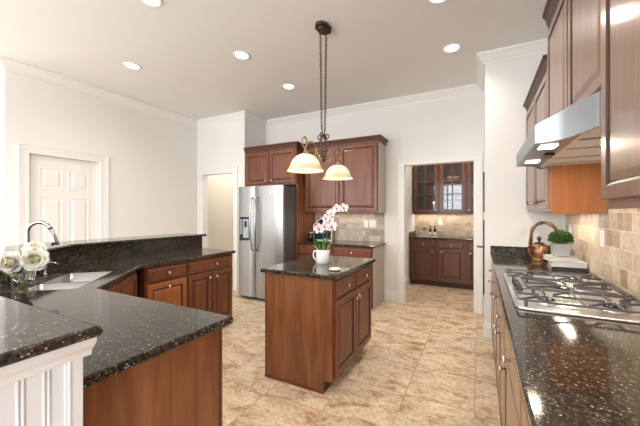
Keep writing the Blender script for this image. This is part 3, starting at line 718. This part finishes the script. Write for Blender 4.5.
ST = [[(321, 252), (326, 240), (331, 225), (335, 215), (341, 209), (347, 211), (351, 216)], [(322, 252), (323, 240), (325, 230), (328, 222)], [(324, 252), (329, 240), (333, 232)]]
for s in ST: obj('stem', tube(nb(), [op(*p) for p in s], .0028, 6), STEM, t)
OR_P = plain('orchid_petal', (.84, .76, .77), .55, spec=.2); OR_C = plain('orchid_heart', (.36, .08, .15), .5)
for u, v, dd, s in ((319, 229, .03, 1.15), (325, 227, .045, 1.0), (332, 227, .03, 1.1), (329, 221, .02, 1.05), (331, 214, .01, .95), (337, 209, .0, .95), (344, 208.5, .01, .95), (326, 219, .03, .9)):
    bm = nb(); c = op(u, v, dd); fn = (-DF+Vector((random.uniform(-.35, .35), 0, random.uniform(-.2, .3)))).normalized(); rt = DR_.copy(); up = Vector((0, 0, 1))
    for k, W in ((90, .7), (18, 1.0), (162, 1.0), (234, .65), (306, .65)):
        o = rt*math.cos(R(k+8))+up*math.sin(R(k+8)); petal(bm, c, o+fn*.15, fn, .046*s, .046*s*W, .12)
    fl_ = obj('flower', bm, OR_P, t)
    bm = nb(); petal(bm, c+fn*.004, -up*.8+fn*.6, fn, .024*s, .022*s, .2); bmesh.ops.create_icosphere(bm, subdivisions=1, radius=.005*s, matrix=Matrix.Translation(c+fn*.006)); obj('lip', bm, OR_C, fl_)
for u, v in ((349, 214), (351, 217.5), (347, 218)):
    bm = nb(); bmesh.ops.create_icosphere(bm, subdivisions=2, radius=.007, matrix=Matrix.Translation(op(u, v)) @ Matrix.Scale(1.4, 4, (0, 0, 1))); obj('bud', bm, LEAFL, t, smooth=True)
bm = nb(); lathe(bm, [(.03, 0), (.047, .006), (.05, .012), (.04, .018), (.001, .021)], seg=24)
o = obj('coaster', bm, plain('ivory_stone', (.78, .72, .60), .5), loc=(-1.055, 2.29, .9305), smooth=True); tag(o, 'small ivory stone dish near the island edge', 'dish')

# -- items on the back counter
t = thing('picture_board', 'navy house-shaped board with white border leaning on the back counter', 'sign', (-2.38, 4.66, .9305), R(12))
HX = [(-.165, 0), (.165, 0), (.165, .27), (0, .41), (-.165, .27)]
HI = [(-.148, .017), (.148, .017), (.148, .262), (0, .388), (-.148, .262)]
bm = nb(); prism(bm, HX, 'y', 0, .018); obj('border', bm, WHITE, t)
bm = nb(); prism(bm, HI, 'y', -.004, -.0005); obj('panel', bm, plain('navy', (.012, .025, .05), .7, spec=.2), t)
bm = nb()
for a_, L in ((35, .10), (90, .12), (145, .10)):
    petal(bm, (0, -.006, .12), (math.cos(R(a_)), 0, math.sin(R(a_))), (0, -1, 0), L, .05, .02)
obj('motif', bm, plain('navy_motif', (.10, .16, .24), .5), t)
t = thing('canister', 'small black canister with steel lid on the back counter by the refrigerator panel', 'canister', (-2.53, 4.52, .9305))
bm = nb(); lathe(bm, [(.045, 0), (.048, .004), (.048, .12), (.042, .126)], seg=24); obj('body', bm, BLACK, t)
bm = nb(); lathe(bm, [(.047, .127), (.047, .142), (.012, .146), (.012, .158), (.002, .16)], seg=24); obj('lid', bm, CHROME, t)

# -- pendant
t = thing('pendant_lamp', 'two-shade scrolled iron pendant lamp hanging on chains over the island', 'pendant lamp', (-1.335, 2.63, 0))
bm = nb()
pts = [(.075*math.cos(a_)*(1.0), .11*math.sin(a_)) for a_ in [2*math.pi*i/8+math.pi/8 for i in range(8)]]
prism(bm, pts, 'z', ZC-.025, ZC-.001); prism(bm, [(x*.7, y*.7) for x, y in pts], 'z', ZC-.045, ZC-.025); obj('canopy', bm, BRONZE, t, bev=.004)
def chain(y0, y1, z0, z1):
    bm = nb(); n = int((z0-z1)/.030)
    for i in range(n):
        z = z0-(i+.5)*(z0-z1)/n; y = y0+(y1-y0)*(i+.5)/n; P = []
        for k in range(10):
            a_ = 2*math.pi*k/10; h = .021*math.sin(a_); w_ = .0105*math.cos(a_)
            P.append((w_, y, z+h) if i % 2 else (0, y+w_, z+h))
        tube(bm, P, .0034, 5, closed=True)
    return bm
obj('chain', chain(-.062, -.034, ZC-.05, 2.20), BRONZE, t); obj('chain', chain(.062, .034, ZC-.05, 2.20), BRONZE, t)
def spiral(cy, cz, r0, r1, a0, a1, n=22): return [(0, cy+(r0+(r1-r0)*i/n)*math.cos(R(a0+(a1-a0)*i/n)), cz+(r0+(r1-r0)*i/n)*math.sin(R(a0+(a1-a0)*i/n))) for i in range(n+1)]
bm = nb()
for s in (-1, 1):
    # cage bars bulging out then pinched, with top curls
    tube(bm, [(0, s*.012, 1.93), (0, s*.035, 1.97), (0, s*.052, 2.03), (0, s*.040, 2.09), (0, s*.012, 2.145), (0, s*.030, 2.19), (0, s*.03, 2.225)], .0065, 8)
    tube(bm, [(s*.012, 0, 1.93), (s*.035, 0, 1.97), (s*.052, 0, 2.03), (s*.040, 0, 2.09), (s*.012, 0, 2.145)], .0065, 8)
    tube(bm, [(0, y*s, z) for _, y, z in spiral(.045, 2.135, .034, .010, 210, -150)], .0055, 8)
    tube(bm, [(y*s*.9, 0, z-.01) for _, y, z in spiral(.045, 2.135, .034, .010, 210, -150)], .0055, 8)
lathe(bm, [(.004, 2.135), (.018, 2.14), (.018, 2.152), (.004, 2.156)], seg=14); lathe(bm, [(.006, 1.89), (.02, 1.90), (.026, 1.925), (.012, 1.945)], seg=14)
obj('cage', bm, BRONZE, t)
for s in (-1, 1):
    bm = nb()
    arm = [(0, s*.015, 1.93), (0, s*.08, 1.975), (0, s*.15, 2.02), (0, s*.22, 2.035), (0, s*.29, 2.02), (0, s*.335, 1.975), (0, s*.345, 1.93)]
    tube(bm, arm, .009, 10)
    tube(bm, [(0, y*s, z) for _, y, z in spiral(.345, 2.015, .06, .014, -75, 250)], .008, 8)
    tube(bm, [(0, y*s, z) for _, y, z in spiral(.115, 1.945, .052, .012, 110, -260)], .0075, 8)
    tube(bm, [(0, y*s, z) for _, y, z in spiral(.05, 1.905, .04, .010, 80, -240)], .0065, 8)
    lathe(bm, [(.006, 1.945), (.016, 1.935), (.022, 1.915), (.034, 1.905), (.034, 1.898)], c=(0, s*.34, 0), seg=18)
    obj('scroll_arm', bm, SCROLL, t)
SH1 = plain('alabaster_glass', (.72, .67, .54), .4, emit=(1, .90, .68), es=.22); SH2 = plain('amber_glass_band', (.60, .49, .28), .4, emit=(1, .80, .42), es=.12)
for s in (-1, 1):
    bm = nb()
    lathe(bm, [(.035, 1.905), (.055, 1.902), (.085, 1.885), (.112, 1.855), (.128, 1.82), (.131, 1.808)], c=(0, s*.34, 0), seg=40, cap=False)
    lathe(bm, [(.131, 1.808), (.136, 1.796), (.150, 1.775), (.163, 1.762), (.160, 1.760), (.146, 1.772), (.132, 1.793), (.126, 1.808)], c=(0, s*.34, 0), seg=40, cap=False, mi=1)
    sh = obj('shade', bm, [SH1, SH2], t)
    bm = nb(); lathe(bm, [(.002, 1.785), (.02, 1.79), (.03, 1.81), (.026, 1.835), (.014, 1.86), (.012, 1.90)], c=(0, s*.34, 0), seg=18); obj('bulb', bm, LAMPW, sh)
    l = bpy.data.lights.new('pendant_glow', 'POINT'); l.energy = 5; l.color = (1, .86, .66); l.shadow_soft_size = .04
    o = bpy.data.objects.new('pendant_glow', l); C.objects.link(o); o.location = (0, s*.34, 1.75); o.parent = t

# ------------------------------------------------------------------ right side: base cabinets, counter, cooktop, hood, wall cabinets
DRR = ('drawer', .735, .872, .5, .805)
units = [(3.92, 3.32, 'tan-lit glazed cherry base cabinet against the jutting white wall'), (3.32, 2.74, 'tan-lit glazed cherry base cabinet just beyond the cooktop'),
         (2.74, 1.80, None), (1.80, 1.10, 'tan-lit glazed cherry base cabinet just before the cooktop'), (1.10, .40, 'tan-lit glazed cherry base cabinet at the bottom edge of the photo'), (.40, -.6, 'tan-lit glazed cherry base cabinet beside the camera')]
for y0, y1, lb in units:
    w_ = y0-y1
    if lb is None:
        base_cab('tan-lit glazed cherry base cabinet with two doors directly under the cooktop', (.13, y0, 0), R(-90), w_-.002, .64, [(0, w_/2+.004, [DRR, ('door', .125, .715, .88, .655)]), (w_/2-.004, w_, [DRR, ('door', .125, .715, .12, .655)])], mats=(TANB_LIT, GLAZE2))
    else:
        base_cab(lb, (.13, y0, 0), R(-90), w_-.002, .64, [(0, w_, [DRR, ('door', .125, .715, .12, .655)])], mats=(TANB_LIT, GLAZE2))
tag(obj('cooktop_countertop', slab([(.103, -.62), (.772, -.62), (.772, 3.918), (.103, 3.918)], .895, .93), GRANITE), 'long polished black granite counter holding the gas cooktop', 'countertop')
tag(obj('end_splash', bx(.103, 3.9195, .9305, .77, 3.939, 1.035), GRANITE, bev=.002), 'short black granite splash against the jutting white wall', 'backsplash')
# cooktop
t = thing('cooktop', 'stainless five-burner gas cooktop with iron grates set in granite', 'cooktop', (.43, 2.26, .9305))
bm = nb(); P = [(-.275, -.49), (.275, -.49), (.275, .49), (-.275, .49)]
cp = []
for (x, y) in P:
    sx_ = 1 if x > 0 else -1; sy_ = 1 if y > 0 else -1
    c = [(x-sx_*.04, y), (x-sx_*.012, y-sy_*.012), (x, y-sy_*.04)]
    cp += c if sx_*sy_ > 0 and False else (c if (sx_, sy_) in ((1, -1), (-1, 1)) else c[::-1])
bm = slab(cp, 0, .012, r=.004); obj('plate', bm, plain('cooktop_steel', (.78, .78, .78), .33, 1), t)
BUR = [(-.13, -.33, .042), (.13, -.33, .050), (0, 0, .062), (-.13, .33, .036), (.13, .33, .046)]
for x, y, r_ in BUR:
    bm = nb(); lathe(bm, [(r_+.018, .0122), (r_+.012, .016), (r_*.9, .018), (r_*.85, .026), (r_*.6, .028)], c=(x, y, 0), seg=24); b_ = obj('burner', bm, plain('burner_alu', (.6, .6, .6), .35, 1) if 'burner_alu' not in bpy.data.materials else bpy.data.materials['burner_alu'], t)
    bm = nb(); lathe(bm, [(r_*.88, .0285), (r_*.9, .032), (r_*.7, .036), (.002, .037)], c=(x, y, 0), seg=24); obj('cap', bm, BLACK, b_)
for i in range(5):
    y = -.11+.055*i; bm = nb(); lathe(bm, [(.020, .0122), (.019, .03), (.016, .036), (.002, .037)], c=(-.225, y, 0), seg=18); box(bm, -.229, y-.017, .037, -.221, y+.017, .044); obj('control_knob', bm, BLACK, t)
def bar(bm, a, b, wdt=.0045, z0=.038, z1=.047):
    a = Vector((a[0], a[1])); b = Vector((b[0], b[1])); d = (b-a).normalized(); n = Vector((-d.y, d.x))*wdt
    P = [a-n, b-n, b+n, a+n]; prism(bm, [(p.x, p.y) for p in P], 'z', z0, z1)
for (g0, g1, kind) in ((-.475, -.165, 0), (-.158, .158, 1), (.165, .475, 0)):
    bm = nb(); xa, xb = -.26 if kind == 0 else -.19, .26; ym = (g0+g1)/2
    ch = .035
    loop = [(xa+ch, g0+.012), (xb-ch, g0+.012), (xb, g0+ch), (xb, g1-ch), (xb-ch, g1-.012), (xa+ch, g1-.012), (xa, g1-ch), (xa, g0+ch)]
    for p, q in zip(loop, loop[1:]+loop[:1]): bar(bm, p, q)
    cs = [(-.13, ym), (.13, ym)] if kind == 0 else [(0.02, ym)]
    if kind == 0: bar(bm, (0, g0+.012), (0, g1-.012))
    for cx, cy in cs:
        hw = .13 if kind == 0 else .2
        for dx, dy in ((1, 0), (-1, 0), (0, 1), (0, -1)):
            e = (cx+dx*hw, cy+dy*(.143)); s_ = (cx+dx*.028, cy+dy*.028); e = (min(max(e[0], xa), xb), e[1]); bar(bm, s_, e, z1=.050)
        for dx, dy in (((1, 1), (-1, -1)) if kind == 0 else ((1, 1), (-1, 1), (1, -1), (-1, -1))):
            bar(bm, (cx+dx*.038, cy+dy*.038), (cx+dx*(hw-.012), cy+dy*.132), z1=.050)
    for x in (xa+.03, xb-.03):
        for y in (g0+.016, g1-.016): box(bm, x-.008, y-.006, .0125, x+.008, y+.006, .039)
    obj('grate', bm, IRON, t, bev=.002)
# kettle
t = thing('kettle', 'amber glazed kettle with arched bamboo handle in the corner by the white wall', 'kettle', (.52, 3.70, .9305), R(-4))
AMB = wood('amber_glaze', (.035, .012, .005), (.36, .155, .05), rough=.22, coat=.5, contrast=(.42, .62)); BAM = wood('bamboo', (.07, .026, .010), (.30, .135, .046), rough=.3, contrast=(.40, .62))
bm = nb(); lathe(bm, [(.062, 0), (.066, .012), (.058, .018), (.09, .05), (.1, .085), (.093, .125), (.07, .155), (.045, .165)], seg=32); obj('body', bm, AMB, t)
bm = nb(); lathe(bm, [(.046, .165), (.042, .175), (.012, .182), (.009, .195), (.019, .205), (.02, .225), (.006, .24)], seg=22); obj('lid', bm, BLACK, t)
obj('spout', tube(nb(), [(.05, .06, .08), (.08, .09, .10), (.10, .105, .135), (.112, .115, .15)], [.022, .017, .013, .014], 12), AMB, t)
hp = [(-.072, 0, .145)]+[(.040-.105*math.cos(R(a_)), 0, .25+.125*math.sin(R(a_))) for a_ in range(0, 181, 15)]+[(.088, 0, .12)]
h_ = obj('handle', tube(nb(), hp, [.0145 if i % 3 else .0185 for i in range(len(hp))], 10), BAM, t)
bm = nb()
for k in range(5): petal(bm, (-.070, -.074, .125), (math.cos(R(72*k))*.9-.1, -.25, math.sin(R(72*k))), (-.5, -1, .1), .034, .028, .2)
obj('painted_flower', bm, plain('dark_flower', (.10, .03, .03), .4), t)
# books and plant
BW = plain('book_cover', (.64, .635, .62), .5); PG = plain('pages', (.72, .68, .60), .8)
zb = .9305
for (x, y, rz, bw, bd, bh, lb) in ((.640, 3.25, 3, .235, .18, .022, 'dark covered book at the bottom of the three-book stack on the cooktop counter'),
                                   (.645, 3.245, 0, .235, .17, .042, 'thick white book in the middle of the three-book stack'),
                                   (.60, 3.25, 5, .205, .165, .036, 'white book on top of the stack, under the potted bush')):
    t = thing('book', lb, 'book', (x, y, zb), R(rz), 'books stacked by the cooktop')
    bm = nb(); box(bm, -bw/2, -bd/2, 0, bw/2, bd/2, .003); box(bm, -bw/2, -bd/2, bh-.003, bw/2, bd/2, bh); box(bm, -bw/2+.002, -bd/2+.003, .003, bw/2-.002, -bd/2+.007, bh-.003)
    obj('cover', bm, BW if zb > .94 else plain('charcoal_cover', (.05, .05, .055), .5), t, bev=.0035); obj('page_block', bx(-bw/2+.006, -bd/2+.004, .003, bw/2-.005, bd/2-.005, bh-.003), PG, t)
    zb += bh+.0025
t = thing('potted_bush', 'small round green bush in a square grey pot on the white books', 'plant', (.605, 3.25, zb), R(8))
bm = nb(); prism(bm, [(-.05, 0), (.05, 0), (.057, .105), (-.057, .105)], 'y', -.055, .055); obj('pot', bm, plain('grey_concrete', (.40, .395, .39), .75), t, bev=.005)
bm = nb()
for i in range(620):
    a_ = random.uniform(0, 6.28); e = math.asin(random.uniform(-.25, 1)); rr_ = random.uniform(.72, 1.0)
    d_ = Vector((math.cos(a_)*math.cos(e), math.sin(a_)*math.cos(e), math.sin(e))); c = Vector((d_.x*.074*rr_, d_.y*.074*rr_, .135+d_.z*.066*rr_))
    petal(bm, c, d_+Vector((random.uniform(-.7, .7), random.uniform(-.7, .7), random.uniform(-.5, .7))), Vector((random.random()-.5, random.random()-.5, 1)), .026, .016, .15, n=2)
lathe(bm, [(.03, .105), (.068, .12), (.07, .15), (.045, .185), (.002, .195)], c=(0, 0, 0), seg=16)
m, n, l, b = new_mat('bush_green'); tt = noise(n, l, coords(n, l), 75, 3); rr2 = ramp(n, [(.38, (.012, .045, .008)), (.62, (.10, .21, .045))]); l.new(tt.outputs['Fac'], rr2.inputs[0]); l.new(rr2.outputs[0], b.inputs['Base Color']); b.inputs['Roughness'].default_value = .6
obj('foliage', bm, m, t)
# hood
ZB = 1.735
def hoodcurve(n=14):
    K = [(.235, 1.79, .088), (.285, 1.775, .112), (.33, 1.742, .130), (.367, 1.665, .140), (.402, 1.55, .128)]
    out = []
    for i in range(n+1):      # Catmull-Rom through K
        t = i/n*(len(K)-1); k = min(int(t), len(K)-2); f = t-k
        p0, p1, p2, p3 = K[max(k-1, 0)], K[k], K[k+1], K[min(k+2, len(K)-1)]
        out.append(tuple(.5*((2*b)+(c-a)*f+(2*a-5*b+4*c-d)*f*f+(3*b-a-3*c+d)*f**3) for a, b, c, d in zip(p0, p1, p2, p3)))
    return out
half = hoodcurve(); yc = 2.215
near = half[::-1]; far = [(x, 2*yc-y, h) for x, y, h in half]
t = thing('range_hood', 'stainless steel range hood with bowed front and lights above the cooktop', 'range hood', (.5, yc, ZB))
ox_, oy_ = .5, yc
bm = nb()
def band(pts, lo, hi, smooth):
    A = [bm.verts.new((x-ox_, y-oy_, lo(h))) for x, y, h in pts]; B = [bm.verts.new(tuple(hi(x, y, h))) for x, y, h in pts]
    for k in range(len(pts)-1): bm.faces.new((A[k], A[k+1], B[k+1], B[k])).smooth = smooth
side = lambda x, y, h: (x-ox_, y-oy_, h)
for P, sm in ((near, True), ([near[-1], far[0]], False), (far, True), ([far[-1], (.77, far[-1][1], .128)], False), ([(.77, near[0][1], .128), near[0]], False)):
    band(P, lambda h: 0, side, sm)
    A = [bm.verts.new((x-ox_, y-oy_, h)) for x, y, h in P]; B = [bm.verts.new((max(x, .43)-ox_, min(max(y, 1.60), 2*yc-1.60)-oy_, .155)) for x, y, h in P]
    for k in range(len(P)-1): bm.faces.new((A[k], A[k+1], B[k+1], B[k]))
    A = [bm.verts.new((x-ox_, y-oy_, 0)) for x, y, h in P]; B = [bm.verts.new((x-ox_+(.012 if x < .7 else 0), y-oy_+(.008 if y < yc else -.008), 0)) for x, y, h in P]; D_ = [bm.verts.new((v.co.x, v.co.y, .012)) for v in B]
    for k in range(len(P)-1): bm.faces.new((A[k], A[k+1], B[k+1], B[k])); bm.faces.new((B[k], B[k+1], D_[k+1], D_[k]))
bm.faces.new([bm.verts.new((x-ox_, y-oy_, .155)) for x, y in ((.43, 1.60), (.77, 1.60), (.77, 2*yc-1.60), (.43, 2*yc-1.60))])
obj('canopy', bm, STEELH, t)
plan = [(.77, near[0][1])]+[(x, y) for x, y, h in near]+[(x, y) for x, y, h in far]+[(.77, far[-1][1])]
def pin(P, z0, z1):
    b_ = nb(); prism(b_, [(x-ox_, y-oy_) for x, y in P], 'z', z0, z1); return b_
pl_in = [(x+(.013 if x < .7 else 0), y+(.009 if y < yc else -.009)) for x, y in plan]
fr_ = [p for p in pl_in if p[0] < .395]
obj('light_strip', pin([(.392, fr_[0][1])]+fr_+[(.392, fr_[-1][1])], .008, .0115), STEEL, t)
obj('filter_panel', pin([(.769, 1.575), (.413, 1.575), (.393, fr_[0][1]), (.393, fr_[-1][1]), (.413, 2*yc-1.575), (.769, 2*yc-1.575)], .008, .0115), plain('cream_filter', (.80, .77, .70), .35), t)
for y in (1.95, 2.47):
    obj('hood_lamp', bx(.31-ox_-.035, y-oy_-.05, .0035, .31-ox_+.035, y-oy_+.05, .0075), plain('hood_bulb', (1, 1, 1), .4, emit=(1, .93, .8), es=9), t)
    l = area('hood_glow', (.31-ox_, y-oy_, -.004), (0, 0, 0), .07, .1, 3.0, (1, .88, .68)); l.parent = t
for y in (1.82, 2.06, 2.37, 2.61): obj('filter_rib', bx(.41-ox_, y-oy_-.006, .002, .765-ox_, y-oy_+.006, .0078), STEEL, t)
obj('control', bx(.33-ox_, 2.16-oy_, -.004, .375-ox_, 2.27-oy_, .0078), BLACK, t)
# wall cabinets on the right wall (facing -X, rotz -90: local x runs to -Y)
def pr(w_, n, h_, kz=.07):
    e = w_/n; out = []
    for i in range(n): out.append((i*e+.012, (i+1)*e-.012, .02, h_-.03, (.9 if i % 2 == 0 else .1), kz))
    return out
t = wall_cab('wall_cabinet', 'far tan-sheened cherry wall cabinet with two doors between range hood and jutting white wall', (.455, 3.925, 1.415), R(-90), 1.165, 1.06, .314, pr(1.165, 2, 1.06), mats=RT, ends=(False, False), sidemat=HONEY_LIT)  # side panel's orange holds the hood lamps' glow in its colour
wall_cab('wall_cabinet', 'tall tan-sheened cherry wall cabinet directly above the range hood', (.45, 2.745, 1.892), R(-90), 1.20, .84, .32, [(.02, .585, .02, .80, None, None), (.615, 1.18, .02, .80, None, None)], mats=RT, ends=(False, False), crown_h=.12, crown_out=.045)
t = wall_cab('wall_cabinet', 'large tan-sheened cherry wall cabinet cut by the right edge of the photo', (.43, 1.54, 1.437), R(-90), 1.90, 1.295, .34, [(.006, .70, .012, 1.265, None, None), (.72, 1.30, .012, 1.265, None, None), (1.31, 1.88, .012, 1.265, None, None)], mats=RT, ends=(False, False), crown_h=.12, crown_out=.045)
obj('light_rail', bx(0, -.004, -.022, 1.90, .02, -.0005), TAN_SHEEN, t)
# under-cabinet lamps over the back and right counters
for lc, sx_, sy_, e, nm in (((-1.98, 4.68, 1.398), 1.0, .05, 1.8, 'tile'),):
    area('under_cabinet_lamp', lc, (0, 0, 0), sx_, sy_, e, (1, .84, .62))
def under_light(x, y0, y1, z, e, lb):
    t = thing('under_cabinet_light', lb, 'light', (x, (y0+y1)/2, z), 0)
    L = (y1-y0)/2
    obj('housing', bx(-.03, -L, -.012, .03, L, 0), WHITE, t, bev=.002)
    obj('lens', bx(-.022, -L+.02, -.0145, .022, L-.02, -.0121), plain('strip_lens', (1, 1, 1), .4, emit=(1, .90, .74), es=3), t)
    l = area('strip_lamp', (0, 0, -.017), (0, 0, 0), .04, 2*L-.06, e, (1, .88, .70)); l.parent = t
under_light(.63, 2.95, 3.6, 1.4145, 3.0, 'light strip under the far right wall cabinet, over the kettle')
under_light(.66, .9, 1.4, 1.4355, 3.0, 'light strip under the large right wall cabinet before the hood')
# hall lamp
l = bpy.data.lights.new('hall_lamp', 'POINT'); l.energy = 24; l.color = (1, .95, .88); l.shadow_soft_size = .15
o = bpy.data.objects.new('hall_lamp', l); C.objects.link(o); o.location = (-4.45, 4.95, 2.9)
l = bpy.data.lights.new('pantry_lamp', 'POINT'); l.energy = 30; l.color = (1, .88, .72); l.shadow_soft_size = .15
o = bpy.data.objects.new('pantry_lamp', l); C.objects.link(o); o.location = (-.4, 5.7, 3.0)
